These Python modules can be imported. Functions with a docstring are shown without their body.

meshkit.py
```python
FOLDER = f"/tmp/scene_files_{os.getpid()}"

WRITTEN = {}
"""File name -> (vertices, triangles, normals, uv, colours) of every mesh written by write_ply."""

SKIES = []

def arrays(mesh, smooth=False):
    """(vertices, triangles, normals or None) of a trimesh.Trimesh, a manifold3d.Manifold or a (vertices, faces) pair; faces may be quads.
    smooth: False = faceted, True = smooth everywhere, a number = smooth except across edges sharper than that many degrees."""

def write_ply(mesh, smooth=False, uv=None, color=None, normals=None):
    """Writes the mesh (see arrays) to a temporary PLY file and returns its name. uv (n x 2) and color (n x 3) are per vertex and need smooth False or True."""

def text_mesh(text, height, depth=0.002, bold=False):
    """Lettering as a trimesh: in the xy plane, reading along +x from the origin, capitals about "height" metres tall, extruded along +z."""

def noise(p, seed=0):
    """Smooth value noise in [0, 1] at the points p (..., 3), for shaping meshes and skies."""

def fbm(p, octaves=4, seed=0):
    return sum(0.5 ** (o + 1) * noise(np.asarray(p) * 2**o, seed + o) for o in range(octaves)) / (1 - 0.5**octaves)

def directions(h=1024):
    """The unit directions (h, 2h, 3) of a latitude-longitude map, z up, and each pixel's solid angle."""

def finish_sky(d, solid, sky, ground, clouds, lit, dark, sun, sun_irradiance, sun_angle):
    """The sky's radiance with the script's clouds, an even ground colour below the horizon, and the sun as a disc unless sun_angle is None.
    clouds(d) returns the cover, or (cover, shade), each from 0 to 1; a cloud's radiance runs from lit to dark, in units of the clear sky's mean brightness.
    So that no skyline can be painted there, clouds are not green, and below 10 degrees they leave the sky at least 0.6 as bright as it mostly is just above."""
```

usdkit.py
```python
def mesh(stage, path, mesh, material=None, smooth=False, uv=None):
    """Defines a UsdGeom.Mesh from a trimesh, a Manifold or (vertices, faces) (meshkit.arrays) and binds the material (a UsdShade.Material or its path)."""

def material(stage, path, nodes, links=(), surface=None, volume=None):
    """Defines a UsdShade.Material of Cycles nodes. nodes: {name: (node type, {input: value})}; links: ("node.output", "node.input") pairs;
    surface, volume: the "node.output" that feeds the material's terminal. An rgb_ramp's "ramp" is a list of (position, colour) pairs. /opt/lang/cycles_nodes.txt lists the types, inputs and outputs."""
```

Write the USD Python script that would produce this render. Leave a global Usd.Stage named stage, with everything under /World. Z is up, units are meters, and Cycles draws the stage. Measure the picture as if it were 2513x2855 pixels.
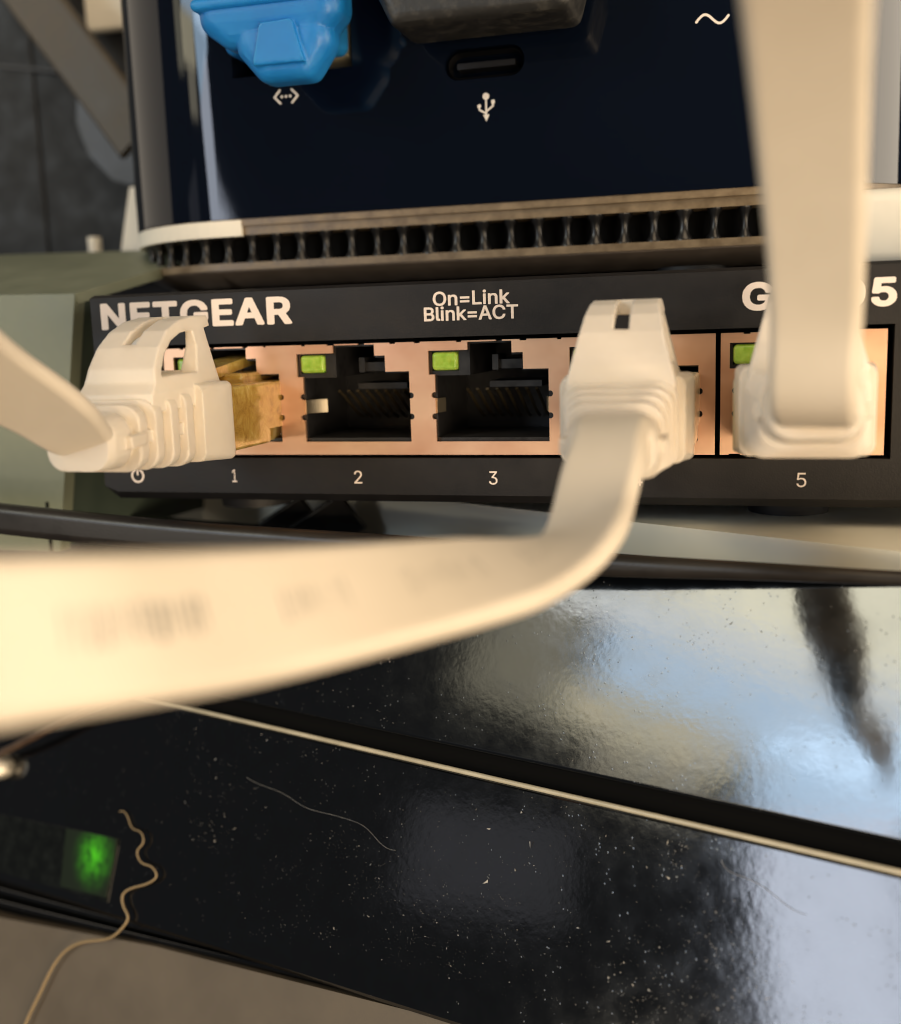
import math, random
import numpy as np, trimesh, manifold3d as m3, shapely
from shapely.geometry import Polygon, box as sbox, Point
from shapely.ops import unary_union
from scipy.spatial.transform import Rotation as R
from scipy.interpolate import CubicSpline, PchipInterpolator
from pxr import Usd, UsdGeom, UsdLux, UsdShade, Gf, Sdf
import usdkit, meshkit

stage = Usd.Stage.CreateInMemory()
UsdGeom.SetStageUpAxis(stage, UsdGeom.Tokens.z)
UsdGeom.SetStageMetersPerUnit(stage, 1.0)
UsdGeom.Xform.Define(stage, '/World'); UsdGeom.Scope.Define(stage, '/World/Looks')
MM = 0.001
rng = np.random.default_rng(7); random.seed(7)

# ------------------------------------------------------------------ camera
# coordinates in mm: x right along the front of the switch, y away from the viewer, z up; origin at the foot of port 1's opening
cam = UsdGeom.Camera.Define(stage, '/World/camera')
Rm = R.from_euler('YXZ', np.radians([15.814, -9.486, -1.788])).as_matrix()
Bm = np.array([[1, 0, 0], [0, 0, -1], [0, 1, 0]], float)
CM = Bm @ Rm; CP = np.array([52.758, -103.305, 10.848])
mat = np.eye(4); mat[:3, :3] = CM.T; mat[3, :3] = CP * MM
cam.AddTransformOp().Set(Gf.Matrix4d(*mat.ravel().tolist()))
FL = 4.25
cam.CreateFocalLengthAttr(FL); cam.CreateHorizontalApertureAttr(FL * 2513 / 3028.); cam.CreateVerticalApertureAttr(FL * 2855 / 3028.)
cam.CreateFStopAttr(2.3); cam.CreateFocusDistanceAttr(0.102)
cam.CreateClippingRangeAttr(Gf.Vec2f(0.002, 20)); cam.CreateExposureAttr(0.06)

# ------------------------------------------------------------------ materials
def M(name, nodes, links=(), surface='p.BSDF'):
    return usdkit.material(stage, '/World/Looks/' + name, nodes, links, surface=surface)
def simple(name, col, rough=0.5, bump=0, bscale=2500, **kw):
    nodes = {'p': ('principled_bsdf', {'base_color': col, 'roughness': rough, **kw})}
    links = []
    if bump:
        nodes['tc'] = ('texture_coordinate', {}); nodes['n'] = ('noise_texture', {'scale': bscale, 'detail': 3})
        nodes['b'] = ('bump', {'distance': bump, 'strength': 1.0})
        links += [('tc.object', 'n.vector'), ('n.fac', 'b.height'), ('b.normal', 'p.normal')]
    return M(name, nodes, links)
def mottled(name, c1, c2, rough=(0.3, 0.5), scale=400, bump=0, bscale=2500, lo=.35, hi=.65, **kw):
    nodes = {'tc': ('texture_coordinate', {}), 'n': ('noise_texture', {'scale': scale, 'detail': 5, 'roughness': .6}),
             'r': ('rgb_ramp', {'ramp': [(lo, c1), (hi, c2)]}), 'mr': ('map_range', {'from_min': lo, 'from_max': hi, 'to_min': rough[0], 'to_max': rough[1]}),
             'p': ('principled_bsdf', dict(kw))}
    links = [('tc.object', 'n.vector'), ('n.fac', 'r.fac'), ('n.fac', 'mr.value'), ('r.color', 'p.base_color'), ('mr.result', 'p.roughness')]
    if bump:
        nodes['n2'] = ('noise_texture', {'scale': bscale, 'detail': 3}); nodes['b'] = ('bump', {'distance': bump, 'strength': 1.0})
        links += [('tc.object', 'n2.vector'), ('n2.fac', 'b.height'), ('b.normal', 'p.normal')]
    return M(name, nodes, links)

white_pvc = mottled('white_pvc', (.74, .65, .54), (.79, .70, .59), (.38, .5), 180, 1.2e-5, 2600, subsurface_weight=.25, subsurface_scale=.0012, subsurface_radius=(1., .75, .5))
cable_pvc = mottled('cable_pvc', (.67, .595, .485), (.71, .63, .52), (.36, .48), 120, 8e-6, 2000)
print_grey = simple('print_grey', (.10, .10, .10), .7)
print_white = simple('print_white', (.80, .70, .64), .55)
switch_black = mottled('switch_black', (.012, .011, .0115), (.017, .0155, .016), (.45, .55), 300, 1.5e-5, 6000, specular_ior_level=.3)
slot_black = simple('slot_black', (.010, .010, .011), .38)
jack_black = mottled('jack_black', (.012, .012, .013), (.018, .018, .02), (.3, .45), 500)
shield_metal = M('shield_metal', {'tc': ('texture_coordinate', {}), 'mp': ('mapping', {'scale': (1, 1, 1.5)}), 'n': ('noise_texture', {'scale': 110, 'detail': 4}),
    'r': ('rgb_ramp', {'ramp': [(.3, (.78, .42, .26)), (.7, (.93, .62, .42))]}), 'mr': ('map_range', {'to_min': .36, 'to_max': .5}),
    'n2': ('noise_texture', {'scale': 90, 'detail': 2}), 'b': ('bump', {'distance': 1.4e-4, 'strength': .7}),
    'p': ('principled_bsdf', {'metallic': .85})},
    [('tc.object', 'mp.vector'), ('mp.vector', 'n.vector'), ('n.fac', 'r.fac'), ('r.color', 'p.base_color'), ('n.fac', 'mr.value'), ('mr.result', 'p.roughness'),
     ('tc.object', 'n2.vector'), ('n2.fac', 'b.height'), ('b.normal', 'p.normal')])
spring_metal = simple('spring_metal', (.42, .37, .28), .5, metallic=1.0)
gold_contact = simple('gold_contact', (.16, .125, .07), .35, metallic=.8)
led_green = M('led_green', {'tc': ('texture_coordinate', {}), 'n': ('noise_texture', {'scale': 1500, 'detail': 3}),
    'r': ('rgb_ramp', {'ramp': [(.3, (.24, .40, .035)), (.7, (.40, .56, .09))]}), 'b': ('bump', {'distance': 6e-5, 'strength': .7}),
    'p': ('principled_bsdf', {'roughness': .22, 'emission_strength': .08, 'subsurface_weight': .3, 'subsurface_scale': .0006})},
    [('tc.object', 'n.vector'), ('n.fac', 'r.fac'), ('r.color', 'p.base_color'), ('r.color', 'p.emission_color'), ('n.fac', 'b.height'), ('b.normal', 'p.normal')])
amber_plug = M('amber_plug', {'tc': ('texture_coordinate', {}), 'n': ('noise_texture', {'scale': 420, 'detail': 8, 'roughness': .72, 'distortion': .6}), 'n2': ('noise_texture', {'scale': 2600, 'detail': 2}),
    'r': ('rgb_ramp', {'ramp': [(.28, (.10, .055, .012)), (.42, (.36, .21, .045)), (.58, (.50, .33, .09)), (.72, (.66, .52, .26))]}), 'b': ('bump', {'distance': 3e-5, 'strength': .7}),
    'p': ('principled_bsdf', {'roughness': .16, 'coat_weight': .4, 'subsurface_weight': .4, 'subsurface_scale': .0015, 'subsurface_radius': (1., .6, .15)})},
    [('tc.object', 'n.vector'), ('tc.object', 'n2.vector'), ('n.fac', 'r.fac'), ('r.color', 'p.base_color'), ('n2.fac', 'b.height'), ('b.normal', 'p.normal')])
clear_plug = mottled('clear_plug', (.62, .56, .38), (.76, .70, .52), (.12, .25), 300)
glossy_black = simple('glossy_black', (.002, .004, .010), .03, bump=1.0e-6, bscale=900, ior=1.45)
gloss_mark = simple('gloss_mark', (.72, .66, .60), .5)
rim_tan = mottled('rim_tan', (.13, .094, .055), (.22, .165, .10), (.32, .45), 500, 1e-5, 3000)
base_taupe = mottled('base_taupe', (.15, .118, .09), (.20, .16, .125), (.5, .6), 400, 1.5e-5, 4000)
rib_black = simple('rib_black', (.008, .008, .009), .32)
rubber = simple('rubber', (.012, .012, .013), .6, bump=1e-5)
blue_pvc = mottled('blue_pvc', (.006, .17, .52), (.010, .21, .60), (.42, .55), 150, 1.2e-5, 2000, subsurface_weight=.2, subsurface_scale=.001, subsurface_radius=(.2, .5, 1.))
dusty_black = mottled('dusty_black', (.018, .018, .018), (.06, .057, .05), (.45, .6), 700, 2e-5, 3000, .5, .85)
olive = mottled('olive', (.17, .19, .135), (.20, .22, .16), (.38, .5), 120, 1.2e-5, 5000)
olive_shaded = mottled('olive_shaded', (.035, .05, .04), (.05, .066, .052), (.4, .5), 120)  # darker copy of the olive: the side's shade is put into the colour
cream = mottled('cream', (.84, .81, .68), (.87, .84, .71), (.35, .5), 60)
seam_black = simple('seam_black', (.003, .003, .003), .9, specular_ior_level=.1)
bg_dark = mottled('bg_dark', (.004, .0045, .0055), (.010, .0115, .014), (.55, .75), 200, 2e-5, 2500)
bg_grey = mottled('bg_grey', (.035, .037, .042), (.055, .057, .062), (.4, .5), 90)
strap_brown = mottled('strap_brown', (.040, .032, .022), (.075, .062, .045), (.5, .6), 120)
bg_white = mottled('bg_white', (.80, .76, .66), (.84, .80, .70), (.5, .6), 60)
cord_black = mottled('cord_black', (.014, .012, .011), (.02, .017, .015), (.32, .42), 200, 1e-5, 4000)
cord_brown = mottled('cord_brown', (.05, .03, .02), (.09, .055, .035), (.4, .5), 500)
silver = mottled('silver', (.45, .42, .36), (.6, .57, .5), (.3, .45), 900, 6e-5, 1500, metallic=.6)
edge_highlight = mottled('edge_highlight', (.42, .38, .28), (.55, .50, .38), (.25, .4), 200)  # pale tone that puts the bevel's highlight into the colour
taupe_case = mottled('taupe_case', (.105, .085, .062), (.13, .106, .078), (.5, .62), 90, 1.2e-5, 6000)
hair_mat = simple('hair_mat', (.30, .22, .12), .4)
dust_mat = simple('dust_mat', (.30, .30, .30), .5)
# piano black with a fine orange-peel skin and dull dusty specks
def piano(name, peel, rough, ior=1.75):
    return M(name, {'tc': ('texture_coordinate', {}), 'n': ('noise_texture', {'scale': 1500, 'detail': 2}), 'n3': ('noise_texture', {'scale': 420, 'detail': 3}),
        'v': ('voronoi_texture', {'scale': 1900}), 'vr': ('rgb_ramp', {'ramp': [(0.0, (1, 1, 1)), (.10, (.9, .9, .9)), (.16, (0, 0, 0))]}),
        'k': ('math', {'math_type': 'greater_than', 'value2': .55}), 'mm': ('math', {'math_type': 'multiply'}),
        'add': ('math', {'math_type': 'multiply_add', 'value2': .9}),
        'mc': ('mix', {'color1': (.0022, .003, .0042), 'color2': (.045, .046, .048)}),
        'mr': ('map_range', {'to_min': rough, 'to_max': rough + .12}),
        'b': ('bump', {'distance': peel, 'strength': 1.0}), 'p': ('principled_bsdf', {'ior': ior})},
        [('tc.object', 'n.vector'), ('tc.object', 'n3.vector'), ('tc.object', 'v.vector'), ('v.distance', 'vr.fac'), ('n3.fac', 'k.value1'), ('k.value', 'mm.value1'), ('vr.color', 'mm.value2'),
         ('mm.value', 'mc.fac'), ('mc.color', 'p.base_color'), ('mm.value', 'add.value1'), ('n.fac', 'add.value3'), ('add.value', 'b.height'), ('b.normal', 'p.normal'),
         ('n3.fac', 'mr.value'), ('mr.result', 'p.roughness')])
piano_upper = piano('piano_upper', 4.2e-6, .04)
piano_lower = piano('piano_lower', 5e-6, .03)
def make_glow(c, r):
    return M('status_glow', {'tc': ('texture_coordinate', {}), 'n': ('noise_texture', {'scale': 900, 'detail': 4}), 'r': ('rgb_ramp', {'ramp': [(.3, (.01, .16, .0)), (.62, (.10, .80, .01))]}),
        'mp': ('mapping', {'mapping_type': 'point', 'location': tuple(-np.array(c) * MM / (r * MM)), 'scale': (1 / (r * MM),) * 3}), 'g': ('gradient_texture', {'gradient_type': 'quadratic_sphere'}),
        'm': ('math', {'math_type': 'multiply', 'value2': .7}), 'p': ('principled_bsdf', {'base_color': (.014, .022, .014), 'roughness': .2})},
        [('tc.object', 'n.vector'), ('n.fac', 'r.fac'), ('r.color', 'p.emission_color'), ('tc.object', 'mp.vector'), ('mp.vector', 'g.vector'), ('g.fac', 'm.value1'), ('m.value', 'p.emission_strength')])
smoked = mottled('smoked', (.003, .004, .004), (.006, .008, .007), (.12, .25), 600, ior=1.6)

# ------------------------------------------------------------------ lights
def dome(col, strength):
    d = UsdLux.DomeLight.Define(stage, '/World/room_light')
    mt = usdkit.material(stage, '/World/Looks/room_light', {'bg': ('background_shader', {'color': col, 'strength': strength})}, [], surface='bg.background')
    UsdShade.MaterialBindingAPI.Apply(d.GetPrim()).Bind(mt)
def rect(name, pos, target, w, h, col, radiance, roll=0):
    l = UsdLux.RectLight.Define(stage, '/World/' + name)
    l.CreateWidthAttr(w * MM); l.CreateHeightAttr(h * MM); l.CreateColorAttr(Gf.Vec3f(*col)); l.CreateIntensityAttr(radiance)
    pos = np.array(pos, float); z = pos - np.array(target, float); z /= np.linalg.norm(z)
    x = np.cross([0, 0, 1], z); x /= np.linalg.norm(x); y = np.cross(z, x)
    c, s = math.cos(math.radians(roll)), math.sin(math.radians(roll))
    m = np.eye(4); m[0, :3] = c * x + s * y; m[1, :3] = -s * x + c * y; m[2, :3] = z; m[3, :3] = pos * MM
    l.AddTransformOp().Set(Gf.Matrix4d(*m.ravel().tolist()))
dome((.95, .92, .95), .05)
rect('ceiling_lamp', (230, -420, 560), (30, -10, 0), 420, 420, (1.0, .77, .51), 4.2)
rect('front_fill', (380, -500, -150), (40, -10, 5), 320, 320, (1.0, .77, .51), 12.0)  # unseen fill, added low to brighten the rising cable
rect('side_fill', (-430, 120, 190), (0, 30, 30), 560, 260, (1.0, .86, .68), .7)  # unseen panel added so the media box corner mirrors beige
rect('low_fill', (-480, -760, -75), (50, -5, -10), 240, 60, (1.0, .90, .70), 11.0)  # fill added low down to lift the cream shelf
rect('right_fill', (560, -70, 55), (60, -10, 0), 260, 260, (1.0, .86, .68), 8.0)  # added fill for the box's right corner reflection and the shelf
rect('window_light', (-1136, -1844, 273), (60, -23, -37), 310, 507, (0.78, 0.85, 1.0), 8.0, 19.0)
rect('window_light_top', (-1161, -1745, 583), (60, -18, -25), 343, 151, (0.56, 0.77, 1.0), 8.6, 16.7)
rect('added_blue_strip', (-1343, -1695, 697), (54, -15, -21), 731, 130, (0.6, 0.79, 1.0), 7.8, -4.0)  # blue strip added to shape the reflection on the upper panel
rect('added_pale_strip', (-1368, -1623, 808), (52, -13, -16), 889, 95, (0.86, 0.9, 0.9), 7.8, -4.3)  # pale strip added to soften that reflection from blue to cream
rect('added_cream_panel', (-1373, -1519, 983), (51, -9, -8), 980, 272, (1.0, 0.95, 0.72), 8.8, -4.8)  # unseen cream panel, added for the upper part of the reflection
rect('added_beige_panel', (-1567, -1615, 613), (44, -12, -24), 404, 103, (1.0, 0.9, 0.62), 5.0, -1.7)  # beige panel added for the dimmer zone of the reflection
rect('added_beige_panel_low', (-1565, -1653, 514), (44, -14, -28), 252, 102, (1.0, 0.9, 0.66), 2.4, -1.2)  # weaker beige panel added beneath, to let the zone fade
rect('added_beige_panel_left', (-1752, -1364, 718), (32, -6, -18), 224, 348, (1.0, 0.92, 0.66), 1.7, 0.1)  # weakest beige panel, added to fade the reflection leftwards
rect('added_dim_panel', (-1740, -1456, 232), (29, -12, -38), 355, 211, (0.9, 0.9, 1.0), 0.3, 11.6)  # dim panel added to put a grey rectangle into the lower reflection

# ------------------------------------------------------------------ helpers
used = {}
def numbered(parent, name):
    k = (parent, name); used[k] = used.get(k, 0) + 1
    return name if used[k] == 1 else f'{name}_{used[k]-1:03d}'
def obj(name, mesh, material, parent='/World', label=None, cat=None, group=None, kind=None, smooth=False):
    if hasattr(parent, 'GetPath'): parent = str(parent.GetPath())
    if hasattr(mesh, 'to_mesh'):
        mm = mesh.to_mesh(); mesh = trimesh.Trimesh(mm.vert_properties[:, :3], mm.tri_verts, process=False)
    if isinstance(mesh, (tuple, list)):
        mesh = trimesh.util.concatenate([tm(q) for q in mesh]) if not isinstance(mesh[0], np.ndarray) else trimesh.Trimesh(*mesh, process=False)
    m = mesh.copy(); m.apply_scale(MM)
    p = usdkit.mesh(stage, parent + '/' + numbered(parent, name), m, material, smooth=smooth).GetPrim()
    tag(p, label, cat, group, kind); return p
def tm(q):
    if hasattr(q, 'to_mesh'):
        mm = q.to_mesh(); return trimesh.Trimesh(mm.vert_properties[:, :3], mm.tri_verts, process=False)
    return q
def tag(p, label=None, cat=None, group=None, kind=None):
    for k, v in (('label', label), ('category', cat), ('group', group), ('kind', kind)):
        if v: p.SetCustomDataByKey(k, v)
def thing(name, label, cat, group=None, kind=None):
    x = UsdGeom.Xform.Define(stage, '/World/' + numbered('/World', name)).GetPrim(); tag(x, label, cat, group, kind); return x
def bx(x0, x1, y0, y1, z0, z1):
    return m3.Manifold.cube([x1 - x0, y1 - y0, z1 - z0]).translate([x0, y0, z0])
def rbx(x0, x1, y0, y1, z0, z1, r, seg=16):
    s = m3.Manifold.sphere(r, seg)
    return m3.Manifold.batch_hull([s.translate([x, y, z]) for x in (x0 + r, x1 - r) for y in (y0 + r, y1 - r) for z in (z0 + r, z1 - r)])
def face(mesh):   # a shape drawn in (x, up, towards the viewer) turned into the world
    m = tm(mesh).copy(); v = m.vertices.copy(); m.vertices = np.stack([v[:, 0], -v[:, 2], v[:, 1]], 1); return m
def ext(poly, d, z=0):
    gs = getattr(poly, 'geoms', [poly])
    ms = [trimesh.creation.extrude_polygon(g, d, engine='earcut') for g in gs if g.area > 1e-6]
    m = trimesh.util.concatenate(ms); m.apply_translation([0, 0, z]); return m
def man(t):
    return m3.Manifold(m3.Mesh(np.asarray(t.vertices, np.float32), np.asarray(t.faces, np.uint32)))
def mpoly(pts, d, z=0):
    return m3.CrossSection([np.array(pts, float)], m3.FillRule.NonZero).extrude(d).translate([0, 0, z])
def soften(mf, length, it=8):
    t = tm(mf.refine_to_length(length)); t = trimesh.Trimesh(t.vertices, t.faces, process=True)
    trimesh.smoothing.filter_taubin(t, lamb=.5, nu=.53, iterations=it); return t
def rrect(hw, hh, r, n=8):
    pts = []
    for cx, cy, a0 in ((hw - r, hh - r, 0), (-hw + r, hh - r, 90), (-hw + r, -hh + r, 180), (hw - r, -hh + r, 270)):
        for k in range(n + 1):
            a = math.radians(a0 + 90 * k / n); pts.append((cx + r * math.cos(a), cy + r * math.sin(a)))
    return np.array(pts)
def sweep(centres, wdirs, hw, ht, n=90, r=None, closed_ends=True):
    """Ribbon or tube along a spline: wdirs = direction of the width, hw/ht half width and half thickness (numbers or one per station)."""
    c = np.array(centres, float); k = len(c); s = np.concatenate([[0], np.cumsum(np.linalg.norm(np.diff(c, axis=0), axis=1))])
    t = np.linspace(0, s[-1], n); P = CubicSpline(s, c)(t); T = CubicSpline(s, c)(t, 1); T /= np.linalg.norm(T, axis=1, keepdims=True)
    Wd = PchipInterpolator(s, np.array(wdirs, float))(t)
    HW = PchipInterpolator(s, np.broadcast_to(hw, k).astype(float))(t); HT = PchipInterpolator(s, np.broadcast_to(ht, k).astype(float))(t)
    Wd = Wd - (Wd * T).sum(1, keepdims=True) * T; Wd /= np.linalg.norm(Wd, axis=1, keepdims=True); N = np.cross(T, Wd)
    V = []
    for i in range(n):
        pr = rrect(HW[i], HT[i], min(HW[i], HT[i]) * .96 if r is None else r)
        V.append(P[i] + pr[:, :1] * Wd[i] + pr[:, 1:] * N[i])
    m = len(V[0]); V = np.concatenate(V); F = []
    for i in range(n - 1):
        for j in range(m):
            a, b = i * m + j, i * m + (j + 1) % m; F += [(a, b, b + m), (a, b + m, a + m)]
    e0, e1 = len(V), len(V) + 1; V = np.vstack([V, P[0], P[-1]])
    for j in range(m):
        F += [(e0, (j + 1) % m, j), (e1, (n - 1) * m + j, (n - 1) * m + (j + 1) % m)]
    t_ = trimesh.Trimesh(V, F, process=False); t_.fix_normals(); return t_, (P, Wd, N, T, HW, HT)
def fat_text(s, depth, stroke):
    import glob
    from PIL import Image, ImageDraw, ImageFont
    font = ImageFont.truetype(glob.glob("/opt/blender-*/*/datafiles/fonts/Inter.woff2")[0], 160)
    x0, y0, x1, y1 = font.getbbox(s, anchor="ls", stroke_width=stroke)
    im = Image.new("L", (x1 - x0 + 40 + 8 * len(s), y1 - y0 + 8)); x = 4 - x0; d = ImageDraw.Draw(im)
    for c in s:
        d.text((x, 4 - y0), c, 255, font, anchor="ls", stroke_width=stroke); x += font.getlength(c) + 7
    on = np.pad(np.asarray(im) > 127, ((0, 0), (1, 1))).astype(np.int8); rows, st = np.nonzero(np.diff(on, axis=1) == 1); en = np.nonzero(np.diff(on, axis=1) == -1)[1]
    shp = unary_union([sbox(a, -r - 1, b, -r) for r, a, b in zip(rows, st, en)]).buffer(.8).buffer(-.8).simplify(.8)
    return ext(shp, depth)
def text(s, x0, z0, width, height, bold=True, depth=.05, fat=0):
    m = fat_text(s, depth, fat) if fat else meshkit.text_mesh(s, height, depth, bold); b = m.bounds
    m.apply_translation([-b[0][0], -b[0][1], 0]); b = m.bounds
    m.apply_scale([width / b[1][0], height / b[1][1], 1]); m.apply_translation([x0, z0, 0]); return m

# ------------------------------------------------------------------ cream shelf, black device below
S0 = np.array([-9.29, 4.52, -31.58]); S1 = np.array([63.8, -21.9, -30.0]); PH = math.radians(70)
E1 = (S1 - S0) / np.linalg.norm(S1 - S0); H_ = np.array([E1[1], -E1[0], 0.]); H_ /= np.linalg.norm(H_)
Z_ = np.array([0, 0, 1.]) - E1[2] * E1; Z_ /= np.linalg.norm(Z_)
E2 = H_ * math.cos(PH) - Z_ * math.sin(PH); EN = np.cross(E2, E1); EN = EN if EN[2] > 0 else -EN
def dev(u, v, w=0): return S0 + u * E1 + v * E2 + w * EN
def devm(mesh):   # shape drawn in (u, v, w) of the sloping front
    t = tm(mesh).copy(); t.vertices = S0 + t.vertices[:, :1] * E1 + t.vertices[:, 1:2] * E2 + t.vertices[:, 2:] * EN; t.fix_normals(); return t

# ------------------------------------------------------------------ the switch
SW = thing('ethernet_switch', 'black five-port network switch with copper coloured port frames and white lettering', 'network switch')
pitch = 14.0; PX = [0, 14, 28, 42, 56.76]
X0, X1, Z0, Z1, ZF = -15.6, 78.4, -6.2, 15.7, .55
ch = 1.3
outer = m3.Manifold.batch_hull([ext_ for ext_ in [
    mpoly([(X0 + .25, Z0 + 1.5), (X0 + 1.8, Z0 + .9), (X1 - 1.8, Z0 + .9), (X1 - .25, Z0 + 1.5), (X1 - .25, Z1 - .35), (X0 + .25, Z1 - .35)], .01, ZF - .01),
    mpoly([(X0, Z0 + 1.2), (X0 + 1.2, Z0), (X1 - 1.2, Z0), (X1, Z0 + 1.2), (X1, Z1), (X0, Z1)], .01, ZF - ch)]])
body = m3.Manifold.batch_hull([mpoly([(X0, Z0 + 1.2), (X0 + 1.2, Z0), (X1 - 1.2, Z0), (X1, Z0 + 1.2), (X1, Z1), (X0, Z1)], .01, ZF - ch), mpoly([(X0, Z0), (X1, Z0), (X1, Z1), (X0, Z1)], .01, -100)])
hole = bx(-7.85, 64.4, -1.62, 10.25, -16, 5)
house = (outer + body) - hole
obj('housing', face(house), switch_black, SW)
obj('inner_wall', face(bx(-7.85, 64.4, -1.62, 10.25, -16.2, -14.5)), slot_black, SW)
def opening(px):
    pts = [(-5.68, 0), (5.68, 0), (5.68, 7), (3.2, 7), (3.2, 8.6), (2.1, 8.6), (2.1, 9.72), (-2.3, 9.72), (-2.3, 8.95), (-6.3, 8.95), (-6.3, 6.62), (-5.68, 6.62)]
    p = Polygon([(px + x, y) for x, y in pts])
    for sx in (-1, 1):
        for y in (2.5, 4.6): p = p.union(Point(px + sx * 5.78, y).buffer(.30, 6))
    return p
def notched(x0, x1, y0, y1, seed):
    p = sbox(x0, y0, x1, y1); r = random.Random(seed); x = x0 + 2
    while x < x1 - 2:
        w = r.uniform(.25, .8); p = p.difference(sbox(x, y1 - .13, x + w, y1 + 1)); x += r.uniform(2.2, 4.6)
    p = p.difference(sbox(x1 - 2.6, y0 - 1, x1 - 1.9, y0 + .1)).difference(sbox(x0 + .8, y0 - 1, x0 + 1.8, y0 + .1)); return p
gang = notched(-7.43, 49.2, -1.32, 9.85, 3); single = notched(49.66, 63.88, -1.32, 9.85, 5)
for px in PX[:4]: gang = gang.difference(opening(px))
single = single.difference(opening(PX[4]))
obj('port_frame', face(ext(gang, .32, -.32)), shield_metal, SW); obj('port_frame', face(ext(single, .32, -.32)), shield_metal, SW)
for i, px in enumerate(PX):
    op = opening(px); outl = op.buffer(.06, join_style=2)
    cav = Polygon([(px + x, y) for x, y in [(-5.6, .35), (5.6, .35), (5.6, 6.85), (3.05, 6.85), (3.05, 8.4), (2.0, 8.4), (2.0, 9.55), (-2.2, 9.55), (-2.2, 6.5), (-5.6, 6.5)]])
    ring = outl.difference(cav)
    ring = ring.difference(sbox(px - 6.05, 6.95, px - 3.3, 8.82))
    back = ext(outl, .4, -12.5); walls = ext(ring, 11.8, -12.3)
    ledge = face(bx(px - .9, px + 4.4, 5.15, 5.75, -9, -3.2))
    post = face(bx(px - .35, px + .25, 6.9, 8.4, -6, -2.2)); step = face(bx(px + .25, px + 3.0, 7.0, 7.9, -9, -2.6))
    port = obj('port', [face(back), face(walls), ledge, post, step], jack_black, SW)
    for k in range(8):
        x = px - 3.57 + k * 1.02
        w, _ = sweep([(x, 4.6, 4.9), (x, 6.2, 4.2), (x, 9, 2.6), (x, 11.5, 1.6)], [(1, 0, 0)] * 4, .16, .12, n=6)
        obj('contact', w, gold_contact, port)
    lens = rbx(px - 6.0, px - 3.38, 7.0, 8.78, -3.0, -.12, .38, 16)
    obj('indicator_light', face(lens), led_green, port, smooth=40)
    for sx in ((-1,) if i == 1 else (-1, 1)):
        tab, _ = sweep([(px + sx * 5.62, .2, 3.55), (px + sx * 5.4, 1.0, 3.55), (px + sx * (4.1 if i == 1 else 5.2), 2.4 if i == 1 else 1.8, 3.55)], [(0, 0, 1)] * 3, .72, .08, n=10)
        obj('spring_tab', tab, spring_metal, port)
zt = ZF - .012
for s, x0, z0, w, h in (('NETGEAR', -14.15, 11.98, 21.85, 2.8), ('GS305', 51.5, 11.75, 12.95, 2.55)):
    m = text(s, x0, z0, w, h, fat=7)
    obj('lettering', face(m.apply_translation([0, 0, zt])), print_white, SW, label='bold white maker lettering' if s[0] == 'N' else 'bold white model lettering partly behind a cable')
for s, x0, z0, w, h in (('On=Link', 22.55, 13.22, 7.6, 1.38), ('Blink=ACT', 21.6, 11.78, 9.35, 1.38), ('1', -.05, -4.15, .55, 1.32), ('2', 13.6, -4.2, .85, 1.32), ('3', 27.7, -4.2, .85, 1.32), ('4', 41.7, -4.2, .9, 1.32), ('5', 56.5, -4.2, .85, 1.32)):
    obj('lettering', face(text(s, x0, z0, w, h, bold=len(s) > 1).apply_translation([0, 0, zt])), print_white, SW)
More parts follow.
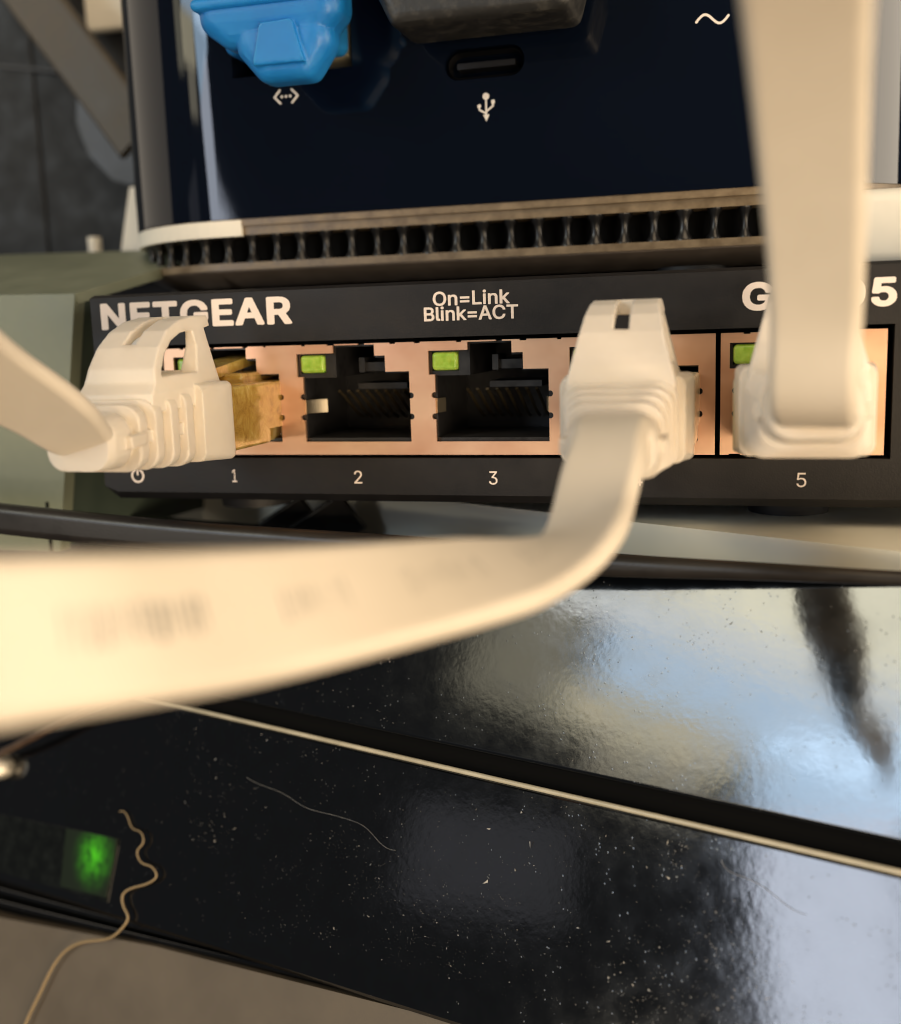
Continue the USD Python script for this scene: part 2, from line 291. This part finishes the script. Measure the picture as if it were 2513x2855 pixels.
pw = Point(-11.25, -3.55).buffer(.78, 24).difference(Point(-11.25, -3.55).buffer(.57, 24)).difference(sbox(-11.5, -3.3, -11.0, -2)).union(sbox(-11.34, -3.5, -11.16, -2.55))
obj('power_symbol', face(ext(pw, .05, zt)), print_white, SW)
for fx, fy in ((56.1, 10.2), (-2.6, 10.2), (56.1, 90), (4, 90)):
    f = m3.Manifold.cylinder(1.9, 3.9, 4.1, 40).translate([fx, fy, -8.1]); obj('rubber_foot', tm(f), rubber, SW, smooth=40)

# ------------------------------------------------------------------ network cables
def boot(px, bend=(0, 0)):
    """Moulded boot with snag hood, drawn in (x, up, towards the viewer)."""
    parts = []
    def slab(hw, y0, y1, za, zb, r):
        q = rrect(hw, (y1 - y0) / 2, r, 5); q[:, 1] += (y0 + y1) / 2; return mpoly(q, zb - za, za)
    parts.append(m3.Manifold.batch_hull([slab(3.95, .7, 5.95, 15, 15.1, 1.1), slab(2.6, 1.5, 4.9, 25.0, 25.1, 1.4)]))
    parts.append(m3.Manifold.batch_hull([slab(5.45, -.4, 6.9, 11.0, 11.2, .6), slab(5.0, -.1, 6.9, 15.6, 15.8, .9)]))
    for k, z in enumerate((17.2, 19.1, 21.0, 22.9)):
        f = (z - 15.5) / 10; hw = 4.75 - 1.5 * f; y0 = -.35 + 1.1 * f; y1 = 6.75 - 1.0 * f
        parts.append(slab(hw, y0, y1, z - .56, z + .56, 1.3 + .3 * f))
        if k in (1, 3): parts.append(bx(-hw + .12, hw - .12, 2.7, 3.7, z - 2.2, z + .2))
        parts.append(bx(-.9, .9, y0 + .15, y1 - .12, z - 2.2, z + .2))
    parts.append(bx(-3.9, 3.9, 2.7, 3.7, 22.9, 25))
    parts.append(m3.Manifold.batch_hull([slab(3.35, 1.0, 5.6, 24.4, 24.5, 1.7), slab(3.2, 1.1, 5.5, 26.0, 26.1, 1.7), slab(2.8, 1.2, 5.2, 26.6, 26.65, 1.5)]))
    def prism(pts, w):
        t = ext(Polygon(pts), w, -w / 2); v = t.vertices.copy(); t.vertices = np.stack([v[:, 2], v[:, 1], v[:, 0]], 1); t.fix_normals(); return man(t)
    prof = [(21.4, 5.0), (21.2, 6.9), (20.6, 8.7), (19.3, 10.4), (17.5, 11.7), (15.2, 12.5), (12.6, 12.9), (9.8, 12.95), (9.8, 12.0), (11.0, 11.8), (11.0, 5.0)]
    cut = [(19.9, 7.9), (19.6, 8.6), (18.7, 9.8), (17.3, 10.8), (15.6, 11.4), (14.0, 11.6), (13.3, 11.5), (13.4, 10.2), (14.6, 7.9)]
    hk = 1.0 if px == 0.0 else .62
    prof = [(11 + (a - 11) * (hk if a > 11 else 1), b) for a, b in prof]; cut = [(11.3 + (a - 11.3) * hk, b) for a, b in cut]
    hood = prism(prof, 20)
    wedge = m3.Manifold.batch_hull([bx(-4.35, 4.35, 4.8, 6.6, 5, 15), bx(-2.6, 2.6, 13.2, 13.3, 5, 15), bx(-3.5 if hk == 1 else -4.1, 3.5 if hk == 1 else 4.1, 4.8, 6.6, 15, 22), bx(-2.1, 2.1, 13.2, 13.3, 15, 22)])
    hood = (hood ^ wedge) - prism(cut, 20) - bx(-2.3, 2.3, 7.6, 11.7, 8, 11 + 3.5 * hk) - bx(-.6, .6, 8.5, 13.5, 11.7, 11 + 8.0 * hk)
    parts.append(hood)
    t = soften(m3.Manifold.batch_boolean(parts, m3.OpType.Add), .23, 4)
    f = np.clip((t.vertices[:, 2] - 14) / 12, 0, 2) ** 1.5
    if px == 0.0: t.vertices[:, 2] += .10 * np.clip(t.vertices[:, 2] - 15.5, 0, 99) * np.clip((7.4 - t.vertices[:, 1]) / .8, 0, 1)
    t.vertices[:, 0] += bend[0] * f; t.vertices[:, 1] += bend[1] * f
    t.apply_translation([px + {0.0: .4, 42.0: .45, 56.76: -.2}[px], .5 if px > 50 else 0, 0]); return face(t)
def plug(px, dx=0):
    a = rbx(px - 5.45 + dx, px + 5.45 + dx, .25, 6.35, -7, 11.6, .35, 12)
    b = rbx(px - 3.2 + dx, px + 3.2 + dx, 5.5, 7.3, -7, 4, .35, 12)
    latch = mpoly([(px - 1.6, 0), (px + 1.6, 0), (px + 1.6, 1), (px - 1.6, 1)], 16, -5).rotate([7, 0, 0]).translate([0, 7.6, 0])
    key = bx(px + 4.6, px + 5.9, .2, 1.7, -2, 3.0)
    return face((a + b) - key), face(latch)
def cable_run(stations):
    L = np.array([s[0] for s in stations], float); Rr = np.array([s[1] for s in stations], float)
    return sweep((L + Rr) / 2, Rr - L, np.linalg.norm(Rr - L, axis=1) / 2, .78, n=140)

runs = [
    ('white flat network cable plugged into port 1, its ribbed boot turned to the left', 0.0,
     [((-1.8, -24, 2.9), (2.6, -24, 2.9)), ((-1.9, -28.5, 2.7), (3.6, -28.3, 4.3)), ((-2.6, -30.6, 4.1), (4.0, -31.0, 6.2)), ((-4.0, -35.8, 6.9), (2.9, -36.0, 9.8)), ((-4.3, -42.5, 11.0), (3.2, -42.1, 13.4)), ((-8, -60, 20), (-2, -58, 22))]),
    ('white flat network cable in port 4 that folds and sweeps left across the foreground', 42.0,
     [((39.6, -23, 2.4), (45.2, -22.5, 2.4)), ((40.5, -28.6, 2.8), (45.7, -29.1, 3.3)), ((40.1, -30.7, 0.7), (45.7, -31.5, 1.7)), ((39.8, -32.8, -1.7), (45.4, -34.1, -0.3)), ((39.7, -34.5, -2.8), (44.9, -37.7, -1.8)),
      ((38.7, -37.5, -2.6), (43.4, -41.0, -3.5)), ((35.6, -42.9, -1.6), (40.9, -45.6, -4.6)), ((32.1, -50.0, -0.4), (36.0, -52.3, -5.0)), ((28.9, -58.0, 1.0), (31.2, -60.0, -4.8)), ((27.0, -65.2, 2.3), (28.6, -66.8, -3.7)), ((25.4, -69.2, 3.0), (26.1, -71.1, -3.1)), ((23.5, -74.3, 3.9), (24.4, -76.2, -2.3)), ((18, -86, 5), (18, -87.5, -1.2))]),
    ('white flat network cable in port 5 that rises in front of the media box', 56.76,
     [((54.0, -22, 3.5), (59.9, -22, 3.5)), ((53.8, -29.2, 5.0), (59.0, -30.4, 5.0)), ((53.6, -31.6, 6.5), (58.8, -32.8, 6.5)), ((53.6, -32.7, 9.6), (58.8, -33.9, 9.5)), ((53.4, -34.7, 13.2), (58.7, -35.9, 12.9)), ((52.6, -40.7, 19.8), (58.2, -41.3, 19.3)), ((51.8, -48.4, 25.4), (57.6, -48.4, 24.8)), ((51.2, -55.4, 28.3), (57.2, -54.9, 27.7)), ((50.7, -62.4, 31.2), (56.7, -61.9, 30.5))])]
for lab, px, stn in runs:
    C = thing('network_cable', lab, 'network cable')
    ps, lt = plug(px, {0.0: .3, 42.0: .35, 56.76: -.3}[px])
    pp = obj('plug', ps, amber_plug if px == 0 else clear_plug, C, smooth=35, label='grimy amber plug body' if px == 0 else None); obj('latch', lt, amber_plug if px == 0 else clear_plug, C)
    obj('boot', boot(px, {0.0: (.0, -.6), 42.0: (.5, -1.15), 56.76: (.0, 1.1)}[px]), white_pvc, C, smooth=True)
    t, fr = cable_run(stn)
    jk = obj('jacket', t, cable_pvc, C, smooth=40)
    if px == 42.0:
        P, Wd, N, T, HW, HT = fr
        def stamp(i0, wid, off, hgt):   # small printed bars that follow the ribbon
            s0 = sacc[i0]; out = []
            a, b = s0, s0 + wid; ss = np.linspace(a, b, 5); V = []
            for q_ in ss:
                j = np.interp(q_, sacc, np.arange(len(P))); k0 = int(j); f = j - k0; k1 = min(k0 + 1, len(P) - 1)
                c = P[k0] * (1 - f) + P[k1] * f; n_ = N[k0] * (1 - f) + N[k1] * f; w_ = Wd[k0] * (1 - f) + Wd[k1] * f
                for o in (off - hgt / 2, off + hgt / 2): V.append(c + w_ * o + sgn * n_ * .785)
            F = [(2 * k, 2 * k + 1, 2 * k + 3) for k in range(4)] + [(2 * k, 2 * k + 3, 2 * k + 2) for k in range(4)]
            return trimesh.Trimesh(V, F, process=False)
        sacc = np.concatenate([[0], np.cumsum(np.linalg.norm(np.diff(P, axis=0), axis=1))])
        mid = 100; sgn = 1 if N[mid] @ (CP - P[mid]) > 0 else -1
        bars = []
        r_ = random.Random(4); ys = P[::-1, 1]; ss_ = sacc[::-1]; o_ = np.argsort(ys); yat = lambda y: float(np.interp(y, ys[o_], ss_[o_]))
        for ya, yb in ((-68, -61.5), (-56.8, -53), (-49.2, -45), (-41.8, -38.8)):
            a, b = sorted((yat(ya), yat(yb)))
            q_ = a
            while q_ < b:
                w_ = r_.uniform(.3, .6); bars.append(stamp(int(np.searchsorted(sacc, q_)), w_, -.1 + r_.uniform(-.12, .12), r_.uniform(1.15, 1.7))); q_ += w_ + r_.uniform(.1, .2)
        obj('printing', bars, print_grey, jk, label='faint grey printing along the ribbon')
# ------------------------------------------------------------------ set-top box on top
TV = thing('media_box', 'glossy dark navy media box with white port symbols on a ribbed base', 'media box')
BX0, BX1, BY = -26.0, 72.0, 14.0
def rr_solid(inset, r, z0, z1, r2=None):
    w, d = (BX1 - BX0) / 2 - inset, 49 - inset; cx, cy = (BX0 + BX1) / 2, BY + 49
    q = rrect(w, d, r, 20); q = q + [cx, cy]; return mpoly(q, z1 - z0, z0)
shell = rr_solid(0, 19, 24.2, 60) - rbx(20.45, 29.05, 4, 17, 37.0, 40.1, 1.5, 24) - bx(-4.3, 10, 10, 24, 39.5, 54)
obj('shell', tm(shell), glossy_black, TV, smooth=25)
trim = m3.Manifold.batch_hull([rr_solid(.0, 19, 23.85, 24.15), rr_solid(1.1, 18, 22.55, 22.6)])
obj('lower_rim', tm(rr_solid(.15, 18.9, 23.45, 24.19)), rim_tan, TV, smooth=25)
obj('lower_rim', tm(rr_solid(.55, 18.5, 22.45, 23.43)), rim_tan, TV, smooth=25)
obj('corner_glint', tm((rr_solid(.05, 19, 22.3, 24.1) - rr_solid(.5, 18.6, 20, 26)) ^ bx(-40, -4.4, 0, 36, 20, 26)), bg_white, TV, label='pale strip painting the bright reflection on the lower left corner')  # pale shell standing for a bright reflection on the rim
obj('vent_core', tm(rr_solid(3.6, 16, 19.3, 22.5)), seam_black, TV, smooth=25)
obj('base_plate', tm(rr_solid(.6, 18.4, 18.55, 19.35)), rim_tan, TV, smooth=25)
obj('base_plate', tm(m3.Manifold.batch_hull([rr_solid(1.0, 18.2, 18.4, 18.54), rr_solid(4.5, 15, 16.75, 16.8)])), base_taupe, TV, smooth=25)
for fx, fy in ((-4, 25), (46, 21), (46, 100), (0, 100)):
    obj('rubber_foot', tm(m3.Manifold.cylinder(1.1, 4.2, 4.2, 32).translate([fx, fy, 15.72])), rubber, TV, smooth=40)
prof = np.array([(.0, -1.62), (.85, -1.62), (.85, -1.35), (.55, -.95), (.42, -.3), (.42, .3), (.55, .95), (.85, 1.35), (.85, 1.62), (.0, 1.62)])
rib = trimesh.creation.revolve(prof, sections=12)
w, d = (BX1 - BX0) / 2 - 1.5, 49 - 1.5; path = rrect(w, d, 17.5, 40) + [(BX0 + BX1) / 2, BY + 49]
ls = shapely.LineString(np.vstack([path, path[:1]])); n = int(ls.length / 3.05)
for k in range(n):
    p = ls.interpolate(k * ls.length / n)
    if p.y < 40 and p.x < 60:
        t = rib.copy(); t.vertices = t.vertices * [rng.uniform(.8, 1.15), rng.uniform(.8, 1.15), 1] @ R.from_euler('xz', [rng.normal() * 3, rng.uniform(0, 360)], degrees=True).as_matrix().T; t.apply_translation([p.x, p.y, 20.9]); obj('vent_rib', t, rib_black, TV, smooth=40)
# port symbols
def stroke(lines, w): return unary_union([shapely.LineString(l).buffer(w / 2, 6) for l in lines])
sym = stroke([[(1.35, 37.75), (.65, 37.05), (1.35, 36.35)], [(2.75, 37.75), (3.45, 37.05), (2.75, 36.35)]], .2).union(unary_union([Point(x, 37.05).buffer(.14) for x in (1.55, 2.05, 2.55)]))
obj('network_symbol', face(ext(sym, .04, -BY - .02)), gloss_mark, TV)
usb = stroke([[(24.85, 33.3), (24.85, 35.0)], [(24.85, 33.6), (25.6, 34.15), (25.6, 34.5)], [(24.85, 33.4), (24.1, 33.85), (24.1, 34.1)]], .2).union(Point(24.85, 35.15).buffer(.36)).union(Point(24.1, 34.2).buffer(.2)).union(sbox(25.42, 34.35, 25.8, 34.75)).union(Polygon([(24.5, 33.3), (25.2, 33.3), (24.85, 32.6)]))
obj('usb_symbol', face(ext(usb, .04, -BY - .02)), gloss_mark, TV)
xs = np.linspace(0, 1, 14); til = stroke([[(46.55 + 3.1 * t, 40.35 + .35 * t - .55 * -math.sin(2 * math.pi * t)) for t in xs]], .24)
obj('power_symbol', face(ext(til, .04, -BY - .02)), gloss_mark, TV)
port = rbx(20.5, 29.0, 4, 17, 37.05, 40.05, 1.45, 24)
us = (rbx(20.48, 29.02, 13.85, 19, 37.03, 40.07, 1.48, 24) - rbx(20.75, 28.75, 12, 18, 37.3, 39.8, 1.22, 24)) ^ bx(0, 60, 13.93, 19, 20, 60)
usbp = obj('usb_port', tm(us), silver if False else rib_black, TV, smooth=30)
obj('port_tongue', tm(bx(21.6, 27.9, 14.8, 18.5, 38.25, 38.85)), rib_black, usbp)
obj('network_port', tm(bx(-4.3, 10, 23, 24, 39.5, 54)), slot_black, TV)

# blue network plug above
BP = thing('blue_cable_plug', 'bright blue moulded network plug pushed into the media box', 'cable plug')
top = m3.Manifold.batch_hull([rbx(-3.1, 12.7, 3.2, 9, 41.2, 62, 2.0), rbx(-1.5, 11.4, 3.6, 9, 40.1, 62, 1.8)])
neck = rbx(-2.6, 9.6, 8.4, 15, 40.6, 53, 1.0)
low = m3.Manifold.batch_hull([rbx(.7, 11.4, 3.6, 8.5, 38.4, 43, 1.9), rbx(2.6, 9.6, 3.8, 8.5, 36.5, 43, 1.5)])
low = low - rbx(-.3, 1.1, 2, 5, 36, 40.4, .5)
boss = m3.Manifold.batch_hull([bx(3.3, 8.8, 3.2, 4.2, 37.9, 38.1), bx(4.4, 7.8, 2.9, 4.2, 41.7, 41.9)])
rings = [rbx(-3.2 + k * .5, 12.8 - k * .5, 2.6 - .25 * k, 6, 43.6 + 1.5 * k, 44.8 + 1.5 * k, .55) for k in range(5)]
t = soften(m3.Manifold.batch_boolean([top, low, boss, neck] + rings, m3.OpType.Add), .32, 16)
obj('boot', t, blue_pvc, BP, smooth=True)
obj('plug_body', tm(bx(-2.0, 9.0, 12.0, 22, 41, 52)), clear_plug, BP)
tt, _ = sweep([(4.6, 5.5, 60), (4.8, 4, 75), (6, 0, 95), (10, -10, 120)], [(1, 0, 0)] * 4, 2.6, 2.6, n=30)
obj('cable', tt, blue_pvc, BP, smooth=True)

HD = thing('display_plug', 'dark grey dusty display cable plug at the top edge beside the blue plug', 'cable plug')
obj('plug_shell', soften(m3.Manifold.batch_hull([rbx(15.8, 36.6, 3.5, 12, 43.6, 57, 1.2), rbx(17.4, 35.7, 3.5, 12, 40.3, 57, 1.2)]), .6, 4), dusty_black, HD, smooth=True)
obj('plug_tip', tm(rbx(18.5, 33.5, 11, 13.98, 43.5, 53, .8)), rib_black, HD)

# ------------------------------------------------------------------ shelf and black device
B0, B1 = np.array([33., 6.0]), np.array([64.5, -9.9]); bd = (B1 - B0) / np.linalg.norm(B1 - B0); bn = np.array([-bd[1], bd[0]])
q = [B0 - bd * 90, B1 + bd * 90, B1 + bd * 90 + bn * 260, B0 - bd * 90 + bn * 260]
shelf = mpoly(q, 22, -30.1) 
obj('shelf', tm(shelf), cream, label='pale cream shelf under the switch', kind='structure')

DV = thing('black_device', 'dusty glossy black sloping device front with a green status light below the shelf', 'electronic device')
def slab(u0, u1, v0, v1, w0, w1, r): return rbx(u0, u1, v0, v1, w0, w1, r, 20)
obj('upper_panel', devm(slab(-70, 140, -22.2, -2.0, -6.5, 0, .4)), piano_upper, DV, smooth=40)
obj('seam_channel', devm(bx(-80, 140, -4, 3, -7.2, -5.6)), seam_black, DV)
ang = math.atan2(19.9 - 23.6, 37.3 + 21.9)
def lowpoly(v_off_l, v_off_r, top, w0, w1):
    return mpoly([(-80, top), (140, top), (140, 16.6 + v_off_r), (37.5, 21.2 + v_off_r), (-30.0, 26.2 + v_off_l), (-80, 29.9 + v_off_l)], w1 - w0, w0)
lp = m3.Manifold.batch_hull([lowpoly(-.45, -.45, .55, -.01, 0), lowpoly(0, 0, 0.0, -2.5, -.5)])
rec = mpoly([(-80, 16.9), (-4.6, 15.4), (-4.6, 30), (-80, 30)], 3, -.35)
obj('lower_panel', devm(lp), piano_lower, DV)
edge, _ = sweep([dev(-80, .1, -.28), dev(30, .1, -.28), dev(140, .1, -.28)], [E2] * 3, .23, .23, n=40)
obj('edge_glint', edge, edge_highlight, DV, label='thin pale strip painting the bevel highlight along the lower panel edge', smooth=True)
win = mpoly([(-80, 22.9), (-9.6, 16.8), (-8.6, 17.5), (-8.6, 24.0), (-80, 29.3)], .12, 0.0)
iw = obj('indicator_window', devm(win), smoked, DV)
obj('status_light', devm(mpoly([(-18.5, 17.55), (-8.9, 16.75), (-8.9, 23.5), (-17.5, 24.3)], .1, .14)), make_glow(dev(-12.4, 19.6, .2), 4.6), iw, label='lit green status light')
for off, wz, rad in ((.05, -.35, .30), (1.0, -1.3, .35), (1.9, -1.9, .4)):
    b_, _ = sweep([dev(-80, 29.9 + off * 2.2, wz), dev(-30.0, 26.2 + off * 1.9, wz), dev(37.5, 21.2 + off * .6, wz), dev(140, 16.6 + off * .4, wz)], [E2] * 4, rad, rad * .7, n=60)
    obj('lower_ridge', b_, rim_tan if off < .5 else piano_lower, DV, smooth=True)  # first ridge tan: a beige edge reflection put into its colour
low_case = mpoly([(-80, 36.9), (-28.3, 31.0), (-0.2, 26.8), (40.6, 22.4), (140, 17.4), (140, 70), (-80, 70)], 6, -6.6)
obj('lower_case', devm(low_case), taupe_case, DV, label='matt taupe lower casing')
obj('seam_shade_fill', devm(bx(-80, 140, -2.02, -.12, -5.7, -1.0)), seam_black, DV)  # matt black fill added to paint the open gap's deep shade
obj('inner_backing', devm(bx(-80, 140, 1.2, 40, -7, -3.3)), seam_black, DV)

# ------------------------------------------------------------------ black cord, knob, small cord, hair, dust
ct = [(-75, 2, -5.6), (-45, -2, -6.8), (-25, -5, -7.75), (-1.3, -6.5, -8.95), (26, -8.5, -9.5), (39.8, -10.3, -9.75), (52.6, -12.6, -9.45), (64.2, -14.2, -9.35), (80, -16, -9.2), (110, -20, -9)]
hh = [1.7, 1.7, 1.7, 1.55, 1.3, 1.05, .75, .55, .5, .5]
t, _ = sweep(ct, [(0, 0, 1)] * len(ct), hh, [1.0] * 5 + [.9, .8, .7, .7, .7], n=120)
obj('flat_cord', t, cord_black, label='black flat cord lying across the shelf front below the switch', cat='cord', smooth=True)
t = trimesh.creation.icosphere(subdivisions=3, radius=1.0); t.vertices = t.vertices * [2.4, 2.0, 1.7] * (1 + .12 * (meshkit.noise(t.vertices * 1.7, 3)[:, None] - .5)); t.apply_translation(dev(-33.7, 12.8, 1.0))
obj('silver_knob', t, silver, label='small worn silver knob at the left edge below the white cable', cat='knob', smooth=True)
t, _ = sweep([dev(-48.1, 17.5, 2), dev(-32.4, 10.9, 2), dev(-26.2, 7.9, 2.4), dev(-20.0, 4.6, 2.4), dev(-5.5, -1.1, 2.4)], [EN] * 5, .55, .45, n=50)
obj('brown_cord', t, cord_brown, label='thin brown cord passing above the silver knob', cat='cord', smooth=True)
hp = [(-9.3, 13.6, 0.3), (-7.6, 14.0, 0.3), (-6.6, 14.9, 0.3), (-4.3, 15.2, 0.6), (-3.9, 16.0, 0.6), (-4.6, 17.1, 0.6), (-3.8, 18.1, 0.6), (-1.6, 18.3, 0.6), (-0.7, 19.0, 0.6), (-1.5, 19.9, 0.6), (-4.6, 21.4, 0.6), (-5.7, 22.5, 0.6), (-5.1, 23.6, 0.6), (-4.1, 24.5, 0.6), (-4.7, 25.8, 0.6), (-8.1, 28.1, 0.2), (-11.5, 29.3, 0.2), (-14.7, 31.5, 0.2), (-16.2, 33.8, 0.2), (-17.4, 36.8, 0.2), (-18.8, 40.4, 0.2), (-19.3, 43.2, 0.2)]
t, _ = sweep([dev(*q_) for q_ in hp], [EN] * len(hp), np.linspace(.07, .19, len(hp)), np.linspace(.07, .19, len(hp)), n=160)
obj('hair', t, hair_mat, label='curly light brown hair lying over the front beside the green light', cat='hair', smooth=True)
# fine lint
def lint(pts, r, lab):
    t, _ = sweep([dev(*q_) for q_ in pts], [EN] * len(pts), r, r, n=40); obj('lint_fibre', t, dust_mat, label=lab, cat='lint', smooth=True)
lint([(10.0, 5.9, 0.06), (12.6, 6.3, 0.06), (16.0, 6.6, 0.06), (19.1, 7.3, 0.06), (22.2, 7.3, 0.06), (25.0, 7.3, 0.06), (27.4, 7.6, 0.06), (28.8, 8.3, 0.06), (31.5, 8.9, 0.06)], .013, 'long thin dust fibre right of the green light on the black front')
lint([(64.0, 2.3, 0.06), (64.5, 2.9, 0.06), (65.8, 3.2, 0.06), (67.7, 3.6, 0.06), (69.4, 4.4, 0.06), (71.2, 4.8, 0.06)], .015, 'pale curved dust fibre near the bright window reflection')
# loose dust flakes
V, F = [], []
def flake(c, s):
    k = len(V); a = rng.normal(size=(4, 3)); a /= np.linalg.norm(a, axis=1, keepdims=True); a = a * [1.5, .6, .6] @ R.from_euler('y', rng.uniform(0, 360), degrees=True).as_matrix()
    for q_ in a: V.append(c + q_ * s * np.array([1, 1, 1]))
    F.extend([(k, k + 1, k + 2), (k, k + 2, k + 3), (k, k + 3, k + 1), (k + 1, k + 3, k + 2)])
zones = [(rng.uniform(-5, 85), rng.uniform(-20, 21.5)) for _ in range(150)] + [(rng.normal(66, 5), rng.uniform(3, 20)) for _ in range(70)] + [(rng.normal(40, 12), rng.normal(13, 4)) for _ in range(60)]
for zu, zv in zones:
    sp = rng.uniform(.5, 2.6); big = rng.lognormal(-3.5, .35)
    for k in range(rng.integers(3, 30)):
        u = zu + rng.normal() * sp * 1.5; v = zv + rng.normal() * sp
        if -2.6 < v < .9 or v < -21.5 or v > 22 - .06 * u - .6 or not -30 < u < 95: continue
        s_ = big * rng.lognormal(0, .5); flake(dev(u, v, s_ * .3), s_)
obj('dust', trimesh.Trimesh(V, F, process=False), dust_mat, label='loose pale dust flakes scattered over the glossy black front', cat='dust', kind='stuff')
# ------------------------------------------------------------------ olive box at the left
OB = thing('olive_box', 'olive grey plastic box with shade painted into its darker side standing left of the switch', 'device box')
fr = [(-90, -13.5), (-25.9, -13.5), (-25.6, -12), (-20.9, 16.2), (-90, 17.8)]
t = ext(Polygon(fr), 2.0, -7.0); obj('front_panel', face(t), olive, OB)
top = np.array([[-90, 5.2, 17.82], [-20.9, 5.2, 16.25], [-13.5, 30, 22.5], [-90, 30, 24]], float)
def quad_prism(q, d):
    q = np.array(q, float); n_ = np.cross(q[1] - q[0], q[3] - q[0]); n_ /= np.linalg.norm(n_); v = np.vstack([q, q - n_ * d])
    return trimesh.convex.convex_hull(v)
obj('top_panel', quad_prism(top, 1.2), olive, OB)
obj('side_panel', quad_prism([(-25.9, 7.2, -13), (-21.2, 7.2, 15.9), (-17.2, 60, 16.5), (-19.5, 60, -13)], -1.0), olive_shaded, OB)
obj('seam', face(bx(-27.2, -26.8, -13.5, -7.5, -5.03, -4.93)), seam_black, OB)

# ------------------------------------------------------------------ things behind, out of focus
PR = thing('dark_equipment', 'dark dusty equipment casing with a pale seam at the upper left behind the media box', 'equipment')
obj('casing', tm(rbx(-120, -30, 66, 120, 20, 110, 2)), bg_dark, PR, smooth=40)
obj('side_casing', tm(rbx(-110, -66.5, 65.5, 90, 20, 110, .4)), bg_dark, PR, smooth=40)
b_, _ = sweep([(-80, 65.4, 59), (-52, 65.4, 54.3), (-40, 65.4, 52)], [(0, 0, 1)] * 3, .35, .35, n=10); obj('seam_trim', b_, bg_grey, PR)
b_, _ = sweep([(-68, 56, 78), (-58.5, 54, 66), (-47, 52, 52), (-38, 50, 41)], [(.72, 0, .69)] * 4, 4.2, .8, n=30)
obj('strap', b_, strap_brown, label='brown grey flat strap slanting down behind the media box corner', cat='strap', smooth=40)
fin = Polygon([(-53.5, 53), (-54.3, 46), (-52.5, 41), (-48.6, 37.0), (-45.5, 36), (-40, 36), (-40, 53)]).buffer(1.2).buffer(-1.0)
obj('fin', face(ext(fin, 3, -62)), bg_grey, label='grey curved plastic fin under the slanting strap', cat='plastic part')
obj('white_card', tm(rbx(-54, -44, 63, 65, 61, 90, .5)), bg_white, label='white card edge in the gap above the slanting strap', cat='card')
obj('bright_gap_piece', face(ext(Polygon([(-34.2, 32.5), (-30, 33), (-30, 20), (-37.2, 20), (-35.8, 26)]), 6, -46)), bg_white, label='white piece added to stand for the bright gap left of the media box corner', cat='plastic part')  # white piece added where a bright gap shows beside the box
obj('white_post', tm(m3.Manifold.cylinder(6, 1.0, 1.0, 24).translate([-44.5, 46, 20.5])), bg_white, label='short white post on the olive box', cat='post', smooth=40)
obj('white_plate', tm(rbx(-54, 30, 84, 90, -5, 120, 2)), bg_white, label='white upright plate far behind the media box', cat='plate', smooth=40)
obj('white_adapter', tm(rbx(60.5, 90, 16, 40, 15.8, 23.6, 1.5)), bg_white, label='white plastic adapter on the switch right of the rising cable', cat='adapter', smooth=40)
for k, (x_, w_) in enumerate(((-5.5, 1.6), (1.5, 2.6))):
    b_, _ = sweep([(x_ - 5, 19.4 - k * 3 , -16), (x_ + 1, 18.2 - k * 3, -12.6), (x_ + 6, 17.4 - k * 3, -9.6)], [(1, 0, 0)] * 3, w_, .4, n=20)
    obj('dark_strap', b_, cord_black, label=('narrow' if k == 0 else 'wide') + ' dark strap leaning on the shelf front under the switch', cat='strap', smooth=40)
